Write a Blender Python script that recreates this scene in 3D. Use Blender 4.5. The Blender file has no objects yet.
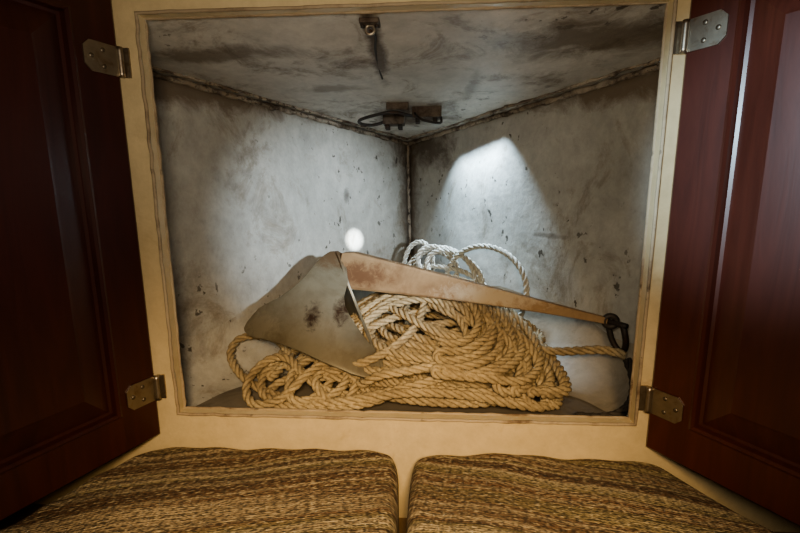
import bpy, bmesh, math, random
import numpy as np
from mathutils import Matrix, Vector
random.seed(7)
SC=bpy.context.scene
COL=SC.collection
try: SC.view_settings.look='AgX - Medium High Contrast'
except Exception: pass

# ---------------------------------------------------------------- helpers
def link(o,parent=None):
    COL.objects.link(o)
    if parent: o.parent=parent
    return o
def mesh_obj(name,verts,faces,mat=None,parent=None,smooth=False):
    me=bpy.data.meshes.new(name); me.from_pydata([tuple(v) for v in verts],[],faces); me.validate()
    me.update()
    o=bpy.data.objects.new(name,me)
    if mat: me.materials.append(mat)
    if smooth:
        me.polygons.foreach_set('use_smooth',[True]*len(me.polygons))
    return link(o,parent)
def empty(name,loc=(0,0,0)):
    e=bpy.data.objects.new(name,None); e.location=loc; e.empty_display_size=.05
    return link(e)
def boxes(name,bl,mat,parent=None,bevel=0):
    V=[];F=[]
    for (x0,x1,y0,y1,z0,z1) in bl:
        n=len(V)
        V+=[(x0,y0,z0),(x1,y0,z0),(x1,y1,z0),(x0,y1,z0),(x0,y0,z1),(x1,y0,z1),(x1,y1,z1),(x0,y1,z1)]
        F+=[tuple(n+i for i in f) for f in [(0,3,2,1),(4,5,6,7),(0,1,5,4),(1,2,6,5),(2,3,7,6),(3,0,4,7)]]
    o=mesh_obj(name,V,F,mat,parent)
    if bevel:
        m=o.modifiers.new('bev','BEVEL'); m.width=bevel; m.segments=3
    return o
def tube(name,pts,r,mat,parent=None,sides=10,closed=False,rfun=None):
    P=np.array(pts,float); n=len(P)
    T=np.gradient(P,axis=0) if not closed else np.roll(P,-1,0)-np.roll(P,1,0)
    T/=np.linalg.norm(T,axis=1)[:,None]
    N=np.zeros_like(P); a=np.array([0,0,1.]) if abs(T[0][2])<.8 else np.array([1.,0,0])
    N[0]=np.cross(T[0],a); N[0]/=np.linalg.norm(N[0])
    for i in range(1,n):
        v=N[i-1]-T[i]*np.dot(N[i-1],T[i]); N[i]=v/np.linalg.norm(v)
    B=np.cross(T,N)
    V=[];F=[]
    for i in range(n):
        rr=r if rfun is None else rfun(i/(n-1))
        for k in range(sides):
            th=2*math.pi*k/sides
            V.append(P[i]+rr*(math.cos(th)*N[i]+math.sin(th)*B[i]))
    m=n if closed else n-1
    for i in range(m):
        j=(i+1)%n
        for k in range(sides):
            F.append((i*sides+k,i*sides+(k+1)%sides,j*sides+(k+1)%sides,j*sides+k))
    if not closed:
        F.append(tuple(range(sides))[::-1]); F.append(tuple((n-1)*sides+k for k in range(sides)))
    return mesh_obj(name,V,F,mat,parent,True)
def catmull(pts,ds):
    P=np.array(pts,float); P=np.vstack([2*P[0]-P[1],P,2*P[-1]-P[-2]])
    out=[]
    for i in range(1,len(P)-2):
        p0,p1,p2,p3=P[i-1:i+3]
        L=np.linalg.norm(p2-p1); k=max(4,int(L/ds*2))
        t=np.linspace(0,1,k,endpoint=False)[:,None]
        out.append(.5*((2*p1)+(-p0+p2)*t+(2*p0-5*p1+4*p2-p3)*t**2+(-p0+3*p1-3*p2+p3)*t**3))
    Q=np.vstack(out+[P[-2][None]])
    s=np.concatenate([[0],np.cumsum(np.linalg.norm(np.diff(Q,axis=0),axis=1))])
    n=int(s[-1]/ds); t=np.linspace(0,s[-1],n)
    return np.stack([np.interp(t,s,Q[:,k]) for k in range(3)],1),t

# ---------------------------------------------------------------- materials
def new_mat(name):
    m=bpy.data.materials.new(name); m.use_nodes=True
    nt=m.node_tree; b=nt.nodes['Principled BSDF']
    return m,nt,b
def coords(nt,scale=(1,1,1),rot=(0,0,0)):
    tc=nt.nodes.new('ShaderNodeTexCoord'); mp=nt.nodes.new('ShaderNodeMapping')
    mp.inputs['Scale'].default_value=scale; mp.inputs['Rotation'].default_value=rot
    nt.links.new(tc.outputs['Object'],mp.inputs['Vector']); return mp.outputs['Vector']
def noise(nt,vec,scale,detail=5,rough=.55,dist=0):
    n=nt.nodes.new('ShaderNodeTexNoise'); n.inputs['Scale'].default_value=scale
    n.inputs['Detail'].default_value=detail; n.inputs['Roughness'].default_value=rough; n.inputs['Distortion'].default_value=dist
    nt.links.new(vec,n.inputs['Vector']); return n.outputs['Fac']
def ramp(nt,fac,stops,interp='LINEAR'):
    r=nt.nodes.new('ShaderNodeValToRGB'); cr=r.color_ramp; cr.interpolation=interp
    while len(cr.elements)<len(stops): cr.elements.new(.5)
    for e,(p,c) in zip(cr.elements,stops):
        e.position=p; e.color=(c if len(c)==4 else (*c,1)) if not isinstance(c,float) else (c,c,c,1)
    nt.links.new(fac,r.inputs['Fac']); return r.outputs['Color']
def mix(nt,fac,a,b,mode='MIX'):
    m=nt.nodes.new('ShaderNodeMix'); m.data_type='RGBA'; m.blend_type=mode
    for s,v in ((0,fac),(6,a),(7,b)):
        if isinstance(v,(int,float)): m.inputs[s].default_value=v
        elif isinstance(v,tuple): m.inputs[s].default_value=(*v,1)
        else: nt.links.new(v,m.inputs[s])
    return m.outputs[2]
def bump(nt,b,h,strength=.3,dist=.002):
    n=nt.nodes.new('ShaderNodeBump'); n.inputs['Strength'].default_value=strength; n.inputs['Distance'].default_value=dist
    nt.links.new(h,n.inputs['Height']); nt.links.new(n.outputs['Normal'],b.inputs['Normal'])
def patch_mask(nt,center,radii,edge_noise=.5,nscale=14):
    """irregular blob mask around a point of the surface"""
    tc=nt.nodes.new('ShaderNodeTexCoord')
    s=nt.nodes.new('ShaderNodeVectorMath'); s.operation='SUBTRACT'; nt.links.new(tc.outputs['Object'],s.inputs[0]); s.inputs[1].default_value=center
    d=nt.nodes.new('ShaderNodeVectorMath'); d.operation='DIVIDE'; nt.links.new(s.outputs[0],d.inputs[0]); d.inputs[1].default_value=radii
    l=nt.nodes.new('ShaderNodeVectorMath'); l.operation='LENGTH'; nt.links.new(d.outputs[0],l.inputs[0])
    n=noise(nt,tc.outputs['Object'],nscale,7,.75,.5)
    a=nt.nodes.new('ShaderNodeMath'); a.operation='MULTIPLY_ADD'; nt.links.new(n,a.inputs[0]); a.inputs[1].default_value=edge_noise*5; nt.links.new(l.outputs['Value'],a.inputs[2])
    a2=nt.nodes.new('ShaderNodeMath'); a2.operation='MULTIPLY'; nt.links.new(a.outputs[0],a2.inputs[0]); a2.inputs[1].default_value=.25
    return ramp(nt,a2.outputs[0],[(.125+edge_noise*.55,1.0),(.25+edge_noise*.62,0.0)])

def painted(name,c1,c2,dirt,dirt_lo,dirt_hi,spot=.70,rough=.55,stretch=(1,1,1),bumpd=.004,stains_and_light=(),mottle=.80,rot=(0,0,0)):
    m,nt,b=new_mat(name); v=coords(nt,stretch,rot)
    base=ramp(nt,noise(nt,v,3.0,6,.6,.3),[(.3,c1),(.7,c2)])
    d=ramp(nt,noise(nt,v,9.0,10,.75,.6),[(dirt_lo,0.0),(dirt_hi,1.0)])
    col=mix(nt,d,base,dirt)
    s=ramp(nt,noise(nt,v,42.0,4,.6),[(spot,0.0),(spot+.03,.85)])
    s2=ramp(nt,noise(nt,v,2.3,3,.5),[(.40,0.0),(.55,1.0)])
    s3=mix(nt,1.0,s,s2,'MULTIPLY')
    col=mix(nt,s3,col,(.05,.035,.02))
    f=ramp(nt,noise(nt,v,34,8,.75),[(.3,mottle),(.7,1.0)])
    col=mix(nt,.9,col,f,'MULTIPLY')
    for (c,r,cc,am) in stains_and_light:
        k=patch_mask(nt,c,r)
        k2=mix(nt,1.0,k,(am,am,am),'MULTIPLY')
        col=mix(nt,k2,col,cc)
    nt.links.new(col,b.inputs['Base Color']); b.inputs['Roughness'].default_value=rough
    bump(nt,b,noise(nt,v,14,8,.6),.5,bumpd)
    return m
BR=(.075,.05,.03)
M_hull=painted('hull_paint',(.35,.335,.295),(.54,.52,.47),(.20,.155,.10),.53,.73,.65,.5,bumpd=.009,stretch=(1.1,1.1,.8),mottle=.64,
   stains_and_light=(((.05,.72,.47),(.15,.15,.09),BR,.85),((-.01,.76,.30),(.045,.05,.40),(.12,.085,.055),.8),((.42,.22,.53),(.3,.3,.04),(.13,.09,.055),.85),((-.45,.2,.53),(.3,.4,.04),(.13,.09,.055),.85),((-.17,.56,.33),(.010,.012,.022),(.08,.065,.05),.7),((-.19,.55,.26),(.008,.012,.035),(.10,.08,.06),.6),((.30,.36,.24),(.05,.05,.007),(.12,.09,.06),.6),((-.46,.16,.10),(.08,.12,.12),(.14,.11,.08),.6)))  # last patch only darkens the low left wall beside the jamb
M_ceil=painted('deckhead_paint',(.48,.455,.41),(.67,.635,.575),(.17,.125,.08),.52,.68,.62,.5,(1,1.0,1),bumpd=.008,mottle=.66,
   stains_and_light=(((.0,.50,.53),(.14,.10,.1),BR,.88),((-.04,.12,.56),(.016,.17,.1),BR,.9),((.30,.12,.56),(.20,.08,.1),(.12,.085,.05),.8),((-.30,.13,.56),(.2,.035,.1),(.12,.085,.05),.75),((.13,.30,.54),(.015,.10,.1),(.16,.12,.08),.65),((-.15,.30,.54),(.08,.03,.1),(.15,.11,.07),.65)))
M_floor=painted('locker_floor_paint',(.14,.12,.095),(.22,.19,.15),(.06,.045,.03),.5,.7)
M_cove=painted('glassed_cove',(.27,.235,.18),(.38,.33,.255),(.15,.11,.07),.50,.74,mottle=.7)
M_frame=painted('cream_paint',(.53,.42,.25),(.63,.52,.33),(.36,.25,.14),.58,.80,.72,.4,mottle=.76)
M_lip=painted('raw_edge',(.42,.35,.25),(.30,.23,.15),(.13,.085,.05),.5,.68,.62,.8,bumpd=.01)
M_seam=painted('seam_putty',(.42,.37,.30),(.25,.19,.13),(.07,.045,.03),.46,.62,.55,.8,(2,2,2),.012)
M_cabin=painted('cabin_liner',(.16,.10,.05),(.20,.13,.07),(.10,.06,.03),.6,.8)

def wood(name,c1,c2):
    m,nt,b=new_mat(name); v=coords(nt,(9,9,.8))
    f=noise(nt,v,5,8,.65,1.2)
    nt.links.new(ramp(nt,f,[(.3,c1),(.7,c2)]),b.inputs['Base Color'])
    b.inputs['Roughness'].default_value=.38; b.inputs['Coat Weight'].default_value=.2; b.inputs['Coat Roughness'].default_value=.24
    bump(nt,b,f,.12,.001); return m
M_woodL=wood('mahogany_shaded',(.026,.005,.0035),(.047,.010,.007))  # left door: shade put into the colour of the same mahogany
M_woodR=wood('mahogany_lit',(.040,.0095,.006),(.072,.018,.011))  # right door: same wood, coloured brighter as the lit one

def metal(name,col,rough,rust=None,lo=.55,hi=.7,scale=14,met=1.0,stains_and_light=()):
    m,nt,b=new_mat(name); v=coords(nt)
    c=ramp(nt,noise(nt,v,scale*2,5,.6),[(.3,tuple(x*.8 for x in col)),(.7,col)])
    if rust:
        f=ramp(nt,noise(nt,v,scale,8,.7,.4),[(lo,0.0),(hi,1.0)])
        c=mix(nt,f,c,rust)
    b.inputs['Metallic'].default_value=met
    for (cc,r,col2,am) in stains_and_light:
        k=patch_mask(nt,cc,r,.45,60)
        c=mix(nt,mix(nt,1.0,k,(am,am,am),'MULTIPLY'),c,col2)
    nt.links.new(c,b.inputs['Base Color']); b.inputs['Roughness'].default_value=rough
    bump(nt,b,noise(nt,v,60,5,.6),.25,.001); return m
M_hinge=metal('stainless',(.42,.37,.30),.42,(.18,.10,.05),.52,.75,40)
M_screw=metal('screw_steel',(.22,.19,.15),.45)
M_fluke=metal('galvanised',(.20,.18,.13),.45,(.12,.095,.06),.45,.70,11,.25,
   stains_and_light=(((-.175,.20,.10),(.020,.06,.030),(.03,.015,.008),1.0),((-.123,.21,.107),(.018,.06,.030),(.04,.02,.010),1.0),((-.16,.29,.205),(.05,.06,.05),(.12,.07,.035),.8),((-.28,.20,.08),(.06,.06,.04),(.27,.24,.18),.8)))  # dark and brown patches are rust; the pale one paints the lit left lobe
M_shank=metal('rusty_shank',(.28,.185,.10),.65,(.15,.085,.042),.45,.7,16,.0,
   stains_and_light=(((-.10,.27,.17),(.09,.09,.03),(.11,.052,.024),.9),((.17,.215,.14),(.12,.09,.03),(.42,.36,.27),.8)))  # second patch only lightens the middle of the shank
M_dark=metal('dark_iron',(.045,.038,.034),.6,(.07,.035,.018),.5,.7,30,.4)
M_fit=metal('corroded_fitting',(.13,.10,.075),.6,(.045,.026,.016),.42,.6,40,.3)

def rope_mat(name,c1,c2,c3):
    m,nt,b=new_mat(name); v=coords(nt)
    c=ramp(nt,noise(nt,v,9,5,.6),[(.3,c1),(.55,c2),(.75,c3)])
    g=ramp(nt,noise(nt,v,160,3,.6),[(.3,.5),(.65,1.0)])
    nt.links.new(mix(nt,.8,c,g,'MULTIPLY'),b.inputs['Base Color']); b.inputs['Roughness'].default_value=.85
    bump(nt,b,noise(nt,v,420,3,.6),.5,.001); return m
M_rope=rope_mat('rope_fibre',(.27,.20,.115),(.43,.34,.205),(.56,.47,.31))
M_rope2=rope_mat('rope_fibre_pale',(.42,.40,.34),(.54,.51,.44),(.62,.59,.52))
M_cord_shadow=rope_mat('cord_shadow',(.03,.026,.022),(.05,.042,.034),(.07,.055,.04))  # near-black, to read as shadow around the pale bulge

def fabric(name,ang):
    m,nt,b=new_mat(name)
    tc=nt.nodes.new('ShaderNodeTexCoord')
    mp=nt.nodes.new('ShaderNodeMapping'); mp.inputs['Rotation'].default_value=(0,0,ang)
    nt.links.new(tc.outputs['Object'],mp.inputs['Vector'])
    nz=nt.nodes.new('ShaderNodeTexNoise'); nz.inputs['Scale'].default_value=5; nz.inputs['Detail'].default_value=1
    nt.links.new(mp.outputs[0],nz.inputs['Vector'])
    ad=nt.nodes.new('ShaderNodeVectorMath'); ad.operation='MULTIPLY_ADD'
    nt.links.new(nz.outputs['Color'],ad.inputs[0]); ad.inputs[1].default_value=(.012,.012,0); nt.links.new(mp.outputs[0],ad.inputs[2])
    V=ad.outputs[0]
    def st(scale,loc=(0,0,0)):
        q=nt.nodes.new('ShaderNodeMapping'); q.inputs['Scale'].default_value=scale; q.inputs['Location'].default_value=loc; nt.links.new(V,q.inputs['Vector']); return q.outputs[0]
    bands=ramp(nt,noise(nt,st((.3,24,0)),1.0,1.2,.6),[(.30,(.080,.045,.025)),(.40,(.14,.082,.045)),(.45,(.32,.255,.165)),(.49,(.12,.072,.042)),(.55,(.20,.16,.085)),(.61,(.36,.30,.195)),(.67,(.11,.065,.038))])
    bands2=ramp(nt,noise(nt,st((1.2,110,0),(3,7,0)),1.0,1,.6),[(.38,.55),(.60,1.1)])
    col=mix(nt,.7,bands,bands2,'MULTIPLY')
    dash=ramp(nt,noise(nt,st((110,300,0)),1.0,1,.5),[(.52,0.0),(.68,.7)])
    col=mix(nt,dash,col,(.42,.35,.23))
    dk=ramp(nt,noise(nt,st((150,330,0),(5,2,0)),1.0,1,.5),[(.36,.25),(.54,1.0)])
    col=mix(nt,.9,col,dk,'MULTIPLY')
    nt.links.new(col,b.inputs['Base Color']); b.inputs['Roughness'].default_value=.9
    def wave(direction,scale):
        w=nt.nodes.new('ShaderNodeTexWave'); w.bands_direction=direction; w.inputs['Scale'].default_value=scale; w.inputs['Distortion'].default_value=.8
        nt.links.new(V,w.inputs['Vector']); return w.outputs['Fac']
    h=mix(nt,1.0,wave('X',60),wave('Y',90),'MULTIPLY')
    h=mix(nt,.5,h,dk)
    bump(nt,b,h,.8,.003)
    return m
M_fabL=fabric('woven_upholstery_a',math.radians(-14))
M_fabR=fabric('woven_upholstery_b',math.radians(12))

# ---------------------------------------------------------------- locker shell
ZF=-.035
def ceil_z(y): return .578-.115*y
from mathutils import noise as mn
def grid_quad(name,c00,c10,c11,c01,nu,nv,mat,amp=.004,flip=False,freq=5):
    c=[Vector(q) for q in (c00,c10,c11,c01)]
    nrm=(c[1]-c[0]).cross(c[3]-c[0]).normalized()
    V=[];F=[]
    for j in range(nv+1):
        for i in range(nu+1):
            u=i/nu;v=j/nv
            p=(c[0]*(1-u)+c[1]*u)*(1-v)+(c[3]*(1-u)+c[2]*u)*v
            e=min(1,8*min(u,1-u,v,1-v))
            p=p+nrm*amp*e*mn.noise(p*freq)
            V.append(p)
    for j in range(nv):
        for i in range(nu):
            a=j*(nu+1)+i; f=(a,a+1,a+nu+2,a+nu+1)
            F.append(f[::-1] if flip else f)
    o=mesh_obj(name,V,F,mat,None,True)
    s=o.modifiers.new('sol','SOLIDIFY'); s.thickness=.006; s.offset=1 if flip else -1
    return o
SL=(-.017,.785,ceil_z(.785)); SB=(-.006,.745,ZF)
LT=(-.588,.02,ceil_z(.02)); LB=(-.545,.02,ZF)
RT=(.604,.02,ceil_z(.02)); RB=(.565,.02,ZF)
grid_quad('wall_left',LB,SB,SL,LT,40,30,M_hull,.016,False)
grid_quad('wall_right',SB,RB,RT,SL,40,30,M_hull,.016,False)
def tri_grid(name,a,b,c,n,mat,amp,flip):
    a,b,c=map(Vector,(a,b,c)); V=[];F=[];idx={}
    for i in range(n+1):
        for j in range(n+1-i):
            u=i/n;v=j/n;w=1-u-v
            p=a*w+b*u+c*v; e=min(1,9*min(u,v,w))
            p=p+Vector((0,0,1))*amp*e*mn.noise(p*6); idx[i,j]=len(V); V.append(p)
    for i in range(n):
        for j in range(n-i):
            f=(idx[i,j],idx[i+1,j],idx[i,j+1]); F.append(f[::-1] if flip else f)
            if i+j<n-1:
                f=(idx[i+1,j],idx[i+1,j+1],idx[i,j+1]); F.append(f[::-1] if flip else f)
    return mesh_obj(name,V,F,mat,None,True)
tri_grid('ceiling',LT,RT,SL,40,M_ceil,.010,True)
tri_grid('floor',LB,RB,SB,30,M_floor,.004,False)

def bead(name,p0,p1,r,seed,amp=.003):
    p0=Vector(p0);p1=Vector(p1);n=200;pts=[]
    for i in range(n+1):
        p=p0.lerp(p1,i/n); k=mn.noise(p*40+Vector((seed,0,0)))
        pts.append(p+Vector((k*amp,k*amp,mn.noise(p*55)*amp)))
    return tube(name,pts,r,M_seam,None,8,False,lambda t:r*(1+.6*mn.noise(Vector((t*38,seed,0)))))
bead('trim_1',Vector(LT)+Vector((.004,0,-.006)),Vector(SL)+Vector((.0,-.006,-.006)),.0058,1)
bead('trim_2',Vector(RT)+Vector((-.004,0,-.006)),Vector(SL)+Vector((.0,-.006,-.006)),.0058,5)
bead('trim_3',Vector(SL)+Vector((0,-.002,0)),Vector(SB)+Vector((0,-.002,0)),.0055,9)
bead('trim_4',Vector(LT)+Vector((.03,-.0,-.002)),Vector(SL)+Vector((.0,-.05,.004)),.0035,12)
bead('trim_5',Vector(RT)+Vector((-.03,-.0,-.002)),Vector(SL)+Vector((.0,-.05,.004)),.0035,15)
def cove(name,a,b,inward,r,mat):
    a=Vector(a);b=Vector(b);inw=Vector(inward).normalized();V=[];F=[];n=40;m=10
    for i in range(n+1):
        p=a.lerp(b,i/n); rr=r*(1+.25*mn.noise(p*9))
        for k in range(m+1):
            th=k/m*math.pi/2
            V.append(p+inw*(rr*(1-math.sin(th)))+Vector((0,0,rr*(1-math.cos(th))))+Vector((0,0,.0015)))
    for i in range(n):
        for k in range(m):
            q=i*(m+1)+k; F.append((q,q+1,q+m+2,q+m+1))
    return mesh_obj(name,V,F,mat,None,True)
cove('trim_8',LB,SB,(.803,-.597,0),.10,M_hull)
cove('trim_9',RB,SB,(-.786,-.618,0),.13,M_cove)

# ---------------------------------------------------------------- bulkhead with opening
OW=.3455; OH=.5736
boxes('wall_front',[(-.95,-OW,0,.018,-.30,.80),(OW,.95,0,.018,-.30,.80),(-OW,OW,0,.018,OH,.80),(-OW,OW,0,.018,-.30,0)],M_frame)
def lip(name,x0,x1,z0,z1,w,mat):
    pts=[]
    for (a,b) in (((x0,z0),(x1,z0)),((x1,z0),(x1,z1)),((x1,z1),(x0,z1)),((x0,z1),(x0,z0))):
        for i in range(60):
            t=i/60; x=a[0]+(b[0]-a[0])*t; z=a[1]+(b[1]-a[1])*t
            k=mn.noise(Vector((x*60,z*60,2)))*.0014
            pts.append((x+k,k,z+k))
    return tube(name,pts,w,mat,None,8,True)
lip('trim_6',-OW-.0012,OW+.0012,-.0012,OH+.0012,.0024,M_lip)
lip('trim_7',-OW-.001,OW+.001,-.001,OH+.001,.0030,M_lip).location=(0,.018,0)

def slab(name,a,b,z0,z1,mat,t=.02):
    a=Vector((*a,0));b=Vector((*b,0));d=(b-a).normalized();n=Vector((-d.y,d.x,0))*t
    V=[];F=[]
    for z in (z0,z1):
        for p in (a,b,b+n,a+n): V.append((p.x,p.y,z))
    F=[(0,3,2,1),(4,5,6,7),(0,1,5,4),(1,2,6,5),(2,3,7,6),(3,0,4,7)]
    return mesh_obj(name,V,F,mat)
slab('wall_cabin_left',(-.70,0),(-1.05,-1.4),-.30,.80,M_cabin,-.02)
slab('wall_cabin_right',(.70,0),(1.05,-1.4),-.30,.80,M_cabin,.02)
boxes('floor_berth',[(-1.1,1.1,-1.4,0,-.19,-.17)],M_cabin)
boxes('ceiling_cabin',[(-1.1,1.1,-1.4,0,.80,.82)],M_cabin)

# ---------------------------------------------------------------- doors
def door(name,hx,ang,side,mat,hz):
    root=empty(name,(hx,-.004,0))
    W=.37;Z0=-.034;Z1=.62;T=.019
    st=.060;rl=.062
    prof=[(0,-.003),(.003,0),(st-.006,0),(st-.003,.0012),(st,-.002),(st+.002,-.009),(st+.006,-.010),(st+.036,-.002),(st+.039,-.001)]
    V=[];F=[]
    for ins,dep in prof:
        iz=ins if ins<.01 else ins+(rl-st)
        for (x,z) in ((ins,Z0+iz),(W-ins,Z0+iz),(W-ins,Z1-iz),(ins,Z1-iz)):
            V.append((x,dep,z))
    nr=len(prof)
    for r in range(nr-1):
        for k in range(4):
            a=r*4+k;b=r*4+(k+1)%4
            F.append((a,b,b+4,a+4))
    F.append(tuple((nr-1)*4+k for k in range(4)))
    n=len(V)
    for (x,z) in ((0,Z0),(W,Z0),(W,Z1),(0,Z1)): V.append((x,-T,z))
    for k in range(4): F.append((k,n+k,n+(k+1)%4,(k+1)%4))
    F.append((n+3,n+2,n+1,n))
    d=Vector((math.cos(ang),math.sin(ang),0))
    nrm=Vector((-d.y,d.x,0)) if side<0 else Vector((d.y,-d.x,0))
    def X(p): return (d.x*p[0]+nrm.x*p[1], d.y*p[0]+nrm.y*p[1], p[2])
    me=mesh_obj('door_panel',[X(v) for v in V],F,mat,root)
    bm=bmesh.new(); bm.from_mesh(me.data); bmesh.ops.recalc_face_normals(bm,faces=bm.faces); bm.to_mesh(me.data); bm.free()
    for i,zc in enumerate(hz):
        h=.038;w=.042
        out=[(0,-h/2),(w-.008,-h/2),(w,-h/2+.008),(w,h/2-.008),(w-.008,h/2),(0,h/2)]
        VV=[X((x+.004,.0003,z+zc)) for x,z in out]+[X((x+.004,.0022,z+zc)) for x,z in out]
        m=len(out); FF=[tuple(range(m))[::-1],tuple(range(m,2*m))]+[(k,(k+1)%m,m+(k+1)%m,m+k) for k in range(m)]
        mesh_obj('hinge_leaf_%d'%(i+1),VV,FF,M_hinge,root)
        tube('hinge_barrel_%d'%(i+1),[X((.001,.004,zc-h/2+h*t/8)) for t in range(9)],.0042,M_hinge,root,12,False,lambda t:.0042 if int(t*8)%2==0 else .0038)
        s=-side
        fl=[(.002,-h/2),(.013,-h/2),(.013,h/2),(.002,h/2)]
        VV=[(s*x,.0035,z+zc) for x,z in fl]+[(s*x,.0012,z+zc) for x,z in fl]
        FF=[(0,1,2,3),(7,6,5,4)]+[(k,4+k,4+(k+1)%4,(k+1)%4) for k in range(4)]
        mesh_obj('hinge_frame_leaf_%d'%(i+1),VV,FF,M_hinge,root)
        for j,(sx,sz) in enumerate(((.018,-.010),(.018,.010),(.033,0))):
            bpy.ops.mesh.primitive_uv_sphere_add(segments=12,ring_count=8,radius=.003)
            q=bpy.context.object; q.name='hinge_screw_%d_%d'%(i+1,j+1); q.data.materials.append(M_screw)
            q.location=X((sx+.004,.0022,sz+zc)); q.parent=root; q.scale=(1,.45,1)
            q.rotation_euler=(0,0,math.atan2(nrm.y,nrm.x)-math.pi/2)
            bpy.ops.object.shade_smooth()
    return root
aL=math.atan2(-.188,-.0756); aR=math.atan2(-.155,.098)
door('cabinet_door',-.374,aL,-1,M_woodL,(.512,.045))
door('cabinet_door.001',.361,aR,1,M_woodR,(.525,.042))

# ---------------------------------------------------------------- cushions
def cushion(name,corners,mat,seed):
    bl,br,fr,fl=[Vector((*c,0)) for c in corners]
    top=-.045;bot=-.168;n=120
    V=[];F=[]
    def rc(s,t):
        a=s*2-1;b=t*2-1
        m=1-.05*(abs(a)**10)*(abs(b)**10)
        return ((a*m+1)/2,(b*m+1)/2)
    wd=(br-bl).length; ln=(fl-bl).length
    for side in (0,1):
        for j in range(n+1):
            for i in range(n+1):
                def ease(q): return .5-.5*math.cos(math.pi*q)
                u0=ease(i/n);v0=ease(j/n)
                s,t=rc(u0,v0)
                p=(bl*(1-s)+br*s)*(1-t)+(fl*(1-s)+fr*s)*t
                dx=min(u0,1-u0)*(wd+(fr-fl).length)/2;dy=min(v0,1-v0)*ln
                r=.026
                ex=max(0,r-dx);ey=max(0,r-dy)
                q=min(1,math.hypot(ex,ey)/r)
                f=math.sqrt(max(0,1-q*q))
                pad=.006*min(1,dx/.10)*min(1,dy/.10)
                if side==0:
                    z=top-.024*(1-f)+pad+.007*mn.noise(Vector((p.x*9,p.y*9,seed)))*f
                    if dx<.05 or dy<.05: z+=.002*math.sin((p.x+p.y)*85+seed)*f*(1-min(1,min(dx,dy)/.05))
                else: z=bot+.03*(1-f)
                V.append((p.x,p.y,z))
    K=(n+1)**2
    for j in range(n):
        for i in range(n):
            a=j*(n+1)+i
            F.append((a,a+n+1,a+n+2,a+1)); F.append((K+a,K+a+1,K+a+n+2,K+a+n+1))
    ring=[i for i in range(n+1)]+[j*(n+1)+n for j in range(1,n+1)]+[n*(n+1)+i for i in range(n-1,-1,-1)]+[j*(n+1) for j in range(n-1,0,-1)]
    for k in range(len(ring)):
        a=ring[k];b=ring[(k+1)%len(ring)]
        F.append((a,b,K+b,K+a))
    return mesh_obj(name,V,F,mat,None,True)
cushion('berth_cushion',[(-.384,-.003),(.004,-.003),(.008,-.80),(-.745,-.80)],M_fabL,1)
cushion('berth_cushion.001',[(.016,-.003),(.372,-.003),(.770,-.80),(.017,-.80)],M_fabR,4)

# ---------------------------------------------------------------- anchor
anc=empty('plough_anchor')
W=Vector((-.320,.20,.0916));A=Vector((-.154,.30,.213));T=Vector((-.034,.125,.0085));W2=Vector((-.20,.37,.045))
outline=[(0,0),(.149,.014),(.30,.085),(.42,.095),(.528,.085),(.66,.055),(.775,.02),(.89,-.004),(.96,-.011),(1.012,.014),(1.0,.06),(.948,.115),(.85,.19),(.736,.274),(.64,.325),(.549,.373),(.46,.44),(.389,.52),(.315,.62),(.2515,.712),(.185,.82),(.126,.918),(.08,.965),(.041,.995),(-.01,1.01),(-.05,.995),(-.085,.93),(-.104,.862),(-.109,.681),(-.10,.56),(-.095,.451),(-.097,.33),(-.099,.2186),(-.104,.15),(-.104,.09),(-.085,.045),(-.057,.022)]
def wing(name,Wp,flip,thick=.006,bulge=.026):
    n=(A-Wp).cross(T-Wp).normalized()
    if flip: n=-n
    bm=bmesh.new()
    vs=[bm.verts.new((s,t,0)) for s,t in outline]
    f=bm.faces.new(vs)
    bmesh.ops.triangulate(bm,faces=[f])
    for _ in range(4):
        bmesh.ops.subdivide_edges(bm,edges=[e for e in bm.edges if e.calc_length()>.07],cuts=1)
        bmesh.ops.triangulate(bm,faces=bm.faces[:])
    for v in bm.verts:
        s,t=v.co.x,v.co.y
        w=1-s-t
        p=Wp+(A-Wp)*s+(T-Wp)*t
        q=max(0,min(1,w))
        p=p+n*(bulge*(q*(1-q)*4)*-1+ .02*q**3)
        v.co=p
    me=bpy.data.meshes.new(name); bm.normal_update(); bm.to_mesh(me); bm.free()
    me.materials.append(M_fluke)
    me.polygons.foreach_set('use_smooth',[True]*len(me.polygons))
    o=bpy.data.objects.new(name,me); link(o,anc)
    m=o.modifiers.new('s','SOLIDIFY'); m.thickness=thick; m.offset=0
    m=o.modifiers.new('b','BEVEL'); m.width=.0015; m.segments=2; m.limit_method='ANGLE'
    return o
wing('fluke_near',W,False)
wing('fluke_far',W2,True)
S0=Vector((-.136,.287,.178));S1=Vector((.366,.168,.106))
ax=(S1-S0).normalized(); up=(Vector((0,0,1))-ax*ax.z).normalized(); sd=ax.cross(up)
ns=24;V=[];F=[]
for i in range(ns+1):
    t=i/ns; c=S0.lerp(S1,t)+up*(.004*math.sin(math.pi*t))
    h=(.070*(1-t)**1.25+.012)/2; w=(.016*(1-t)+.010)/2
    if i==0: h*=.86
    for a,b in ((-1,-.85),(-.8,-1),(.8,-1),(1,-.85),(1,.85),(.8,1),(-.8,1),(-1,.85)):
        V.append(c+sd*w*a+up*h*b)
for i in range(ns):
    for k in range(8):
        F.append((i*8+k,i*8+(k+1)%8,(i+1)*8+(k+1)%8,(i+1)*8+k))
F.append(tuple(range(8))[::-1]);F.append(tuple(ns*8+k for k in range(8)))
mesh_obj('shank',V,F,M_shank,anc)
def ringpts(c,e1,e2,r1,r2,a0=0,a1=2*math.pi,n=32):
    c=Vector(c);e1=Vector(e1).normalized();e2=Vector(e2).normalized()
    return [c+e1*r1*math.cos(a0+(a1-a0)*i/n)+e2*r2*math.sin(a0+(a1-a0)*i/n) for i in range(n+1)]
E=S1+ax*.006
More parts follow.
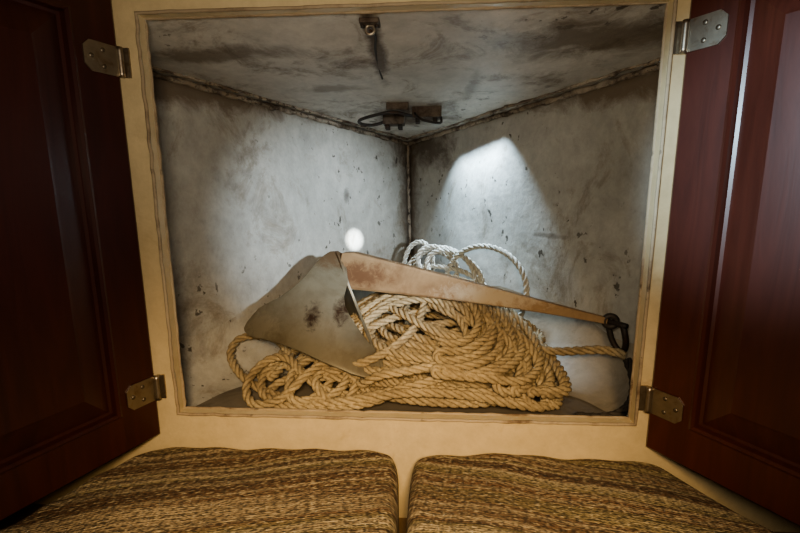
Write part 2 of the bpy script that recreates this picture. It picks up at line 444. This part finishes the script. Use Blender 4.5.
tube('shank_eye',ringpts(E,ax,up,.010,.010)[:-1],.0055,M_dark,anc,10,True)
for k,(tt,hh) in enumerate(((.03,.012),(.03,-.014),(.075,0))):
    c=S0.lerp(S1,tt)+up*hh
    tube('heel_bolt_%d'%(k+1),[c-sd*.012,c-sd*.006,c+sd*.006,c+sd*.012],.0045,M_shank,anc,6)
SH=E+Vector((.012,-.004,-.022))
up_s=Vector((-.25,0,1)).normalized(); sx=Vector((.55,-.83,0)).normalized()
u=ringpts(SH,sx,-up_s,.015,.034,0,math.pi,20)
pts=[u[0]+up_s*.020]+u+[(u[-1])+up_s*.020]
tube('shackle_bow',pts,.0052,M_dark,anc,10)
tube('shackle_pin',[SH+up_s*.020+sx*.022*k for k in (-1,-.5,0,.5,1)],.005,M_dark,anc,10)

# ---------------------------------------------------------------- ropes
def rope(name,ctrl,R,mat,parent=None,ds=.0052,pitch=None):
    P,s=catmull(ctrl,ds); n=len(P)
    for _ in range(5): P[1:-1]=(P[:-2]+2*P[1:-1]+P[2:])/4
    T=np.gradient(P,axis=0);T/=np.linalg.norm(T,axis=1)[:,None]
    Nn=np.zeros_like(P);a=np.array([.3,.2,1.]);Nn[0]=np.cross(T[0],a);Nn[0]/=np.linalg.norm(Nn[0])
    for i in range(1,n):
        v=Nn[i-1]-T[i]*np.dot(Nn[i-1],T[i]);Nn[i]=v/np.linalg.norm(v)
    B=np.cross(T,Nn); pitch=pitch or R*6.2
    off=R*.54; rs=R*.50; K=7
    Vs=[];F=[]
    idx=np.arange(n-1)
    for k in range(3):
        ph=2*math.pi*s/pitch+k*2*math.pi/3
        C=P+off*(np.cos(ph)[:,None]*Nn+np.sin(ph)[:,None]*B)
        tt=np.gradient(C,axis=0);tt/=np.linalg.norm(tt,axis=1)[:,None]
        rad=(C-P);rad/=np.linalg.norm(rad,axis=1)[:,None]
        rad=rad-tt*np.sum(rad*tt,axis=1)[:,None];rad/=np.linalg.norm(rad,axis=1)[:,None]
        bb=np.cross(tt,rad)
        base=k*n*K
        ring=np.stack([C+rs*(math.cos(2*math.pi*q/K)*rad+math.sin(2*math.pi*q/K)*bb) for q in range(K)],1).reshape(-1,3)
        Vs.append(ring)
        for q in range(K):
            q2=(q+1)%K
            F.append(np.stack([base+idx*K+q,base+idx*K+q2,base+(idx+1)*K+q2,base+(idx+1)*K+q],1))
    V=np.vstack(Vs);F=np.vstack(F)
    me=bpy.data.meshes.new(name)
    me.vertices.add(len(V));me.vertices.foreach_set('co',V.ravel())
    me.loops.add(F.size);me.loops.foreach_set('vertex_index',F.ravel().astype(np.int32))
    me.polygons.add(len(F));me.polygons.foreach_set('loop_start',np.arange(0,F.size,4,dtype=np.int32))
    me.polygons.foreach_set('use_smooth',np.ones(len(F),dtype=bool))
    me.update(calc_edges=True);me.validate()
    me.materials.append(mat)
    o=bpy.data.objects.new(name,me);return link(o,parent)
R=.0084
pile=empty('anchor_rope_pile')
rnd=random.Random(31)
def H(x,y):
    q=((x-.05)/.225)**2+((y-.34)/.245)**2
    return .136*math.exp(-q**1.3)
def clampw(x,y,m=.055):
    xl=-.545+(.539/.725)*(y-.02)+m; xr=.565-(.571/.725)*(y-.02)-m
    return max(xl,min(xr,x))
ctrl=[]
NL=40
for i in range(NL):
    f=i/(NL-1)
    cx=.030+rnd.gauss(0,.045)+.03*f; cy=.262+rnd.gauss(0,.024)+.045*f
    k=(rnd.uniform(.42,1.02) if i%3 else rnd.uniform(.88,1.12))
    a=.228*(1-.33*f)*k; b=.182*(1-.33*f)*k
    rt=rnd.gauss(-.38,.50); n=9
    ph=rnd.uniform(-.3,.3)
    for j in range(n):
        th=-2*math.pi*(j/n)+ph+1.0
        rr=1+.10*math.sin(2*th+i)+rnd.gauss(0,.022)
        ex=a*rr*math.cos(th);ey=b*rr*math.sin(th)
        x=cx+ex*math.cos(rt)-ey*math.sin(rt);y=cy+ex*math.sin(rt)+ey*math.cos(rt)
        if y<.085: y=.085-(.085-y)*.25
        y=max(.058,y); x=clampw(x,y)
        if y<.25: x=min(x,.275)
        z=ZF+R+.004+H(x,y)*(.22+.80*f)+rnd.uniform(0,.010)*(.3+f)
        if y<.12: z+=.016*f
        ctrl.append((x,y,z))
rope('pile_coils',ctrl,R,M_rope,pile)
def flakes(name,cx,cy,ra,rb,n,a0,a1,rot,seed,lift=.016,grow=.07,s0=.45):
    rr=random.Random(seed); o=[]
    for j in range(n):
        s=s0+grow*j+rr.uniform(-.015,.015)
        ox=cx+rr.gauss(0,.008); oy=cy+rr.gauss(0,.006); m=9
        rng=range(m+1) if j%2==0 else range(m,-1,-1)
        for k in rng:
            th=a0+(a1-a0)*k/m
            ex=ra*s*math.cos(th); ey=rb*s*math.sin(th)
            x=ox+ex*math.cos(rot)-ey*math.sin(rot); y=oy+ex*math.sin(rot)+ey*math.cos(rot)
            y=max(.060+.002*j,y); x=min(clampw(x,y,.06),.285)
            z=ZF+R+H(x,y)*1.04+lift+rr.uniform(-.002,.005)
            o.append((x,y,z))
    rope(name,o,R,M_rope,pile)
flakes('coil_flakes',.015,.165,.25,.215,11,-.55,3.3,-.10,3,lift=.014)
flakes('coil_flakes_top',.055,.20,.20,.175,7,-1.25,2.2,-.30,8,lift=.030,grow=.085,s0=.42)
lf=[(.02,.16,-.01),(-.06,.10,-.015),(-.14,.085,-.02),(-.22,.10,-.02),(-.30,.14,-.004),(-.352,.20,.018),(-.345,.245,.038),(-.28,.25,.035),(-.23,.20,.015),(-.20,.13,.0),(-.215,.085,-.018),(-.25,.10,-.015),(-.265,.16,.0),(-.23,.22,.02),(-.16,.22,.02),(-.13,.15,.005),(-.15,.085,-.012),(-.19,.075,-.012),(-.205,.13,.01),(-.17,.19,.02),(-.10,.17,.01),(-.085,.10,-.004),(-.11,.07,-.018),(-.155,.10,.01),(-.12,.17,.015),(-.03,.15,.0),(.0,.09,.008),(-.05,.07,-.01),(-.12,.068,-.022),(-.19,.072,-.024),(-.24,.09,-.022),(-.23,.14,-.01),(-.16,.13,.005),(-.08,.12,.006)]
rope('left_bights',lf,R,M_rope,pile)
lf2=[(-.05,.12,-.02),(-.12,.10,-.012),(-.18,.12,.012),(-.22,.16,.028),(-.262,.165,.022),(-.285,.12,-.002),(-.262,.078,-.022),(-.21,.075,-.012),(-.165,.12,.022),(-.13,.155,.026),(-.10,.12,.010),(-.12,.082,-.006),(-.16,.072,-.016),(-.10,.068,-.010),(-.04,.072,.002),(.03,.08,.018),(.09,.10,.03)]
rope('left_bights_top',lf2,R,M_rope,pile)
fr=[(-.10,.17,-.01),(-.075,.105,.004),(-.04,.085,.030),(.02,.088,.040),(.09,.105,.048),(.16,.125,.045),(.22,.15,.02),(.26,.13,-.012),(.245,.085,-.02),(.19,.07,-.010),(.12,.068,.004),(.05,.066,.010),(-.01,.064,.008),(-.055,.075,-.008),(-.06,.12,-.015)]
rope('front_strand',fr,R,M_rope,pile)
fb=[(-.02,.33,.125),(.05,.30,.125),(.12,.24,.110),(.18,.18,.078),(.215,.12,.022),(.20,.078,-.010),(.165,.080,.006),(.17,.14,.060),(.20,.21,.072),(.225,.20,.052),(.25,.13,.002),(.235,.08,-.018),(.205,.085,-.002),(.225,.16,.042),(.24,.22,.042),(.27,.21,.010),(.280,.15,-.018),(.260,.09,-.022),(.24,.10,-.008),(.235,.17,.052),(.17,.24,.09),(.09,.30,.125),(.0,.35,.13)]
rope('right_bights',fb,R,M_rope,pile)
rope('shackle_tail',[(.12,.24,.11),(.19,.235,.075),(.245,.215,.040),(.285,.20,.034),(.33,.175,.046),(.362,.158,.054),(.392,.145,.050)],.0085,M_rope,pile)
rope('lashing_shadow',[(.398,.150,.040),(.404,.138,.020),(.400,.118,.000),(.385,.095,-.016),(.355,.072,-.025),(.320,.062,-.026),(.285,.066,-.026)],.0080,M_cord_shadow,pile)  # dark cord below the shackle, also standing in for the bulge's shadow edge
def loops(lst):
    o=[]
    for (c,e1,e2,r1,r2,a0,a1) in lst:
        m=max(6,int(abs(a1-a0)/.6)); o+=ringpts(c,e1,e2,r1,r2,a0,a1,m)
    return [tuple(p) for p in o]
c2=loops([((.178,.42,.112),(-.75,.62,.05),(.12,.12,1),.112,.096,-2.2,3.9),
          ((.085,.49,.125),(-.8,.5,.1),(.1,.25,1),.090,.070,-2.2,4.0),
          ((.055,.52,.125),(-.9,.3,-.1),(.0,.4,1),.070,.058,-2.0,4.2),
          ((.11,.47,.135),(-.85,.45,.3),(.2,.35,1),.080,.050,-2.2,4.0),
          ((.02,.56,.140),(-.9,.2,.1),(.1,.2,1),.040,.064,-2.0,4.0),
          ((.07,.50,.15),(-.9,.2,.3),(.1,.3,1),.055,.045,-2.0,4.0),
          ((.09,.47,.10),(-.9,.3,.1),(.1,.5,1),.11,.05,-2.0,3.0)])
rope('stem_coil',c2,.0072,M_rope2,pile)

# ---------------------------------------------------------------- deckhead fittings
fit=empty('deck_fitting')
for k,(x,y,w) in enumerate(((-.040,.510,.026),(.040,.455,.034))):
    z=ceil_z(y)
    boxes('backing_plate_%d'%(k+1),[(x-w,x+w,y-.022,y+.022,z-.020,z+.006)],M_fit,fit,.002)
    for j,(dx,dy) in enumerate(((-.6,-.6),(.6,-.6),(-.6,.5),(.6,.5))):
        p=Vector((x+dx*w,y+dy*.020,z-.018))
        tube('bolt_%d_%d'%(k+1,j+1),[p,p+Vector((0,0,-.006)),p+Vector((0,0,-.012))],.006,M_dark,fit,6)
boxes('backing_plate_3',[(-.050,.0,.40,.425,ceil_z(.41)-.014,ceil_z(.41)+.004)],M_fit,fit,.002)
w1=catmull([(-.05,.50,.510),(-.09,.49,.498),(-.115,.45,.496),(-.105,.41,.500),(-.04,.39,.510),(.0,.42,.508),(.01,.47,.512)],.006)[0]
tube('wire_loop',w1,.0036,M_dark,fit,8)
w2=catmull([(.01,.44,.518),(.03,.40,.495),(.07,.42,.490),(.075,.47,.51)],.006)[0]
tube('wire_loop_small',w2,.0028,M_dark,fit,8)
lamp=empty('ceiling_hook')
boxes('hook_plate',[(-.054,-.026,.034,.058,.567,.5735)],M_fit,lamp,.0015)
tube('hook_eye',ringpts((-.040,.048,.562),(1,0,0),(0,0,1),.006,.006)[:-1],.0022,M_hinge,lamp,8,True)
tube('hook_screw_1',[(-.050,.045,.568),(-.050,.045,.564)],.003,M_dark,lamp,8)
tube('hook_screw_2',[(-.030,.045,.568),(-.030,.045,.564)],.003,M_dark,lamp,8)
w3=catmull([(-.040,.050,.562),(-.036,.08,.563),(-.041,.12,.560),(-.044,.18,.553),(-.043,.25,.546)],.006)[0]
tube('hook_wire',w3,.0018,M_dark,lamp,8)

# ---------------------------------------------------------------- lights
def aim(o,t):
    d=Vector(t)-o.location; o.rotation_euler=d.to_track_quat('-Z','Y').to_euler()
def spot(name,loc,tgt,e,col,size,blend,rad):
    l=bpy.data.lights.new(name,'SPOT'); l.energy=e; l.color=col; l.spot_size=math.radians(size); l.spot_blend=blend; l.shadow_soft_size=rad
    o=bpy.data.objects.new(name,l); o.location=loc; link(o); aim(o,tgt)
def area(name,loc,tgt,e,col,sx,sy):
    l=bpy.data.lights.new(name,'AREA'); l.shape='RECTANGLE'; l.size=sx; l.size_y=sy; l.energy=e; l.color=col
    o=bpy.data.objects.new(name,l); o.location=loc; link(o); aim(o,tgt)
FL=(.40,-.58,.40)
spot('torch_beam',FL,(-.21,.50,.23),80,(.74,.88,1.0),32,1.0,.012)
spot('torch_hotspot',FL,(-.163,.584,.205),900,(.85,.95,1.0),3.2,1.0,.002)
for i in range(6):
    t=i/5
    x=.183-.092*t; y=.450+.108*t
    spot('wall_patch_spot_%d'%(i+1),(x,y,.509-.012*t),(x+.050,y+.012,.10),3.9,(.58,.80,1.0),64,.25,.012)  # unseen spots added under the deckhead to shape the right wall's bright patch
spot('cabin_lamp',(.10,-.85,.50),(.0,-.16,-.10),52,(1.0,.68,.34),66,1.0,.08)
spot('jamb_spot',(-.22,-.60,.50),(.53,-.0,.36),46,(.58,.82,1.0),29,.8,.02)  # added cool spot from an unseen source, brightens the right jamb
area('locker_fill',(.0,-.62,.40),(0,.3,.54),2.6,(1.0,.86,.66),.10,.10)  # added warm fill lifting the deckhead and walls, not a real lamp
w=bpy.data.worlds.new('world');SC.world=w;w.use_nodes=True
w.node_tree.nodes['Background'].inputs[0].default_value=(1,.8,.6,1);w.node_tree.nodes['Background'].inputs[1].default_value=.02

# ---------------------------------------------------------------- camera
c=bpy.data.cameras.new('camera');c.sensor_width=36;c.lens=430/800*36;c.clip_start=.01
o=bpy.data.objects.new('camera',c);link(o);SC.camera=o
p,y,r=.1746,.0593,.0071
Rm=Matrix.Rotation(y,3,'Z')@Matrix.Rotation(-p,3,'X')@Matrix.Rotation(r,3,'Y')@Matrix.Rotation(math.pi/2,3,'X')
o.matrix_world=Matrix.Translation((.0381,-.6,.3396))@Rm.to_4x4()
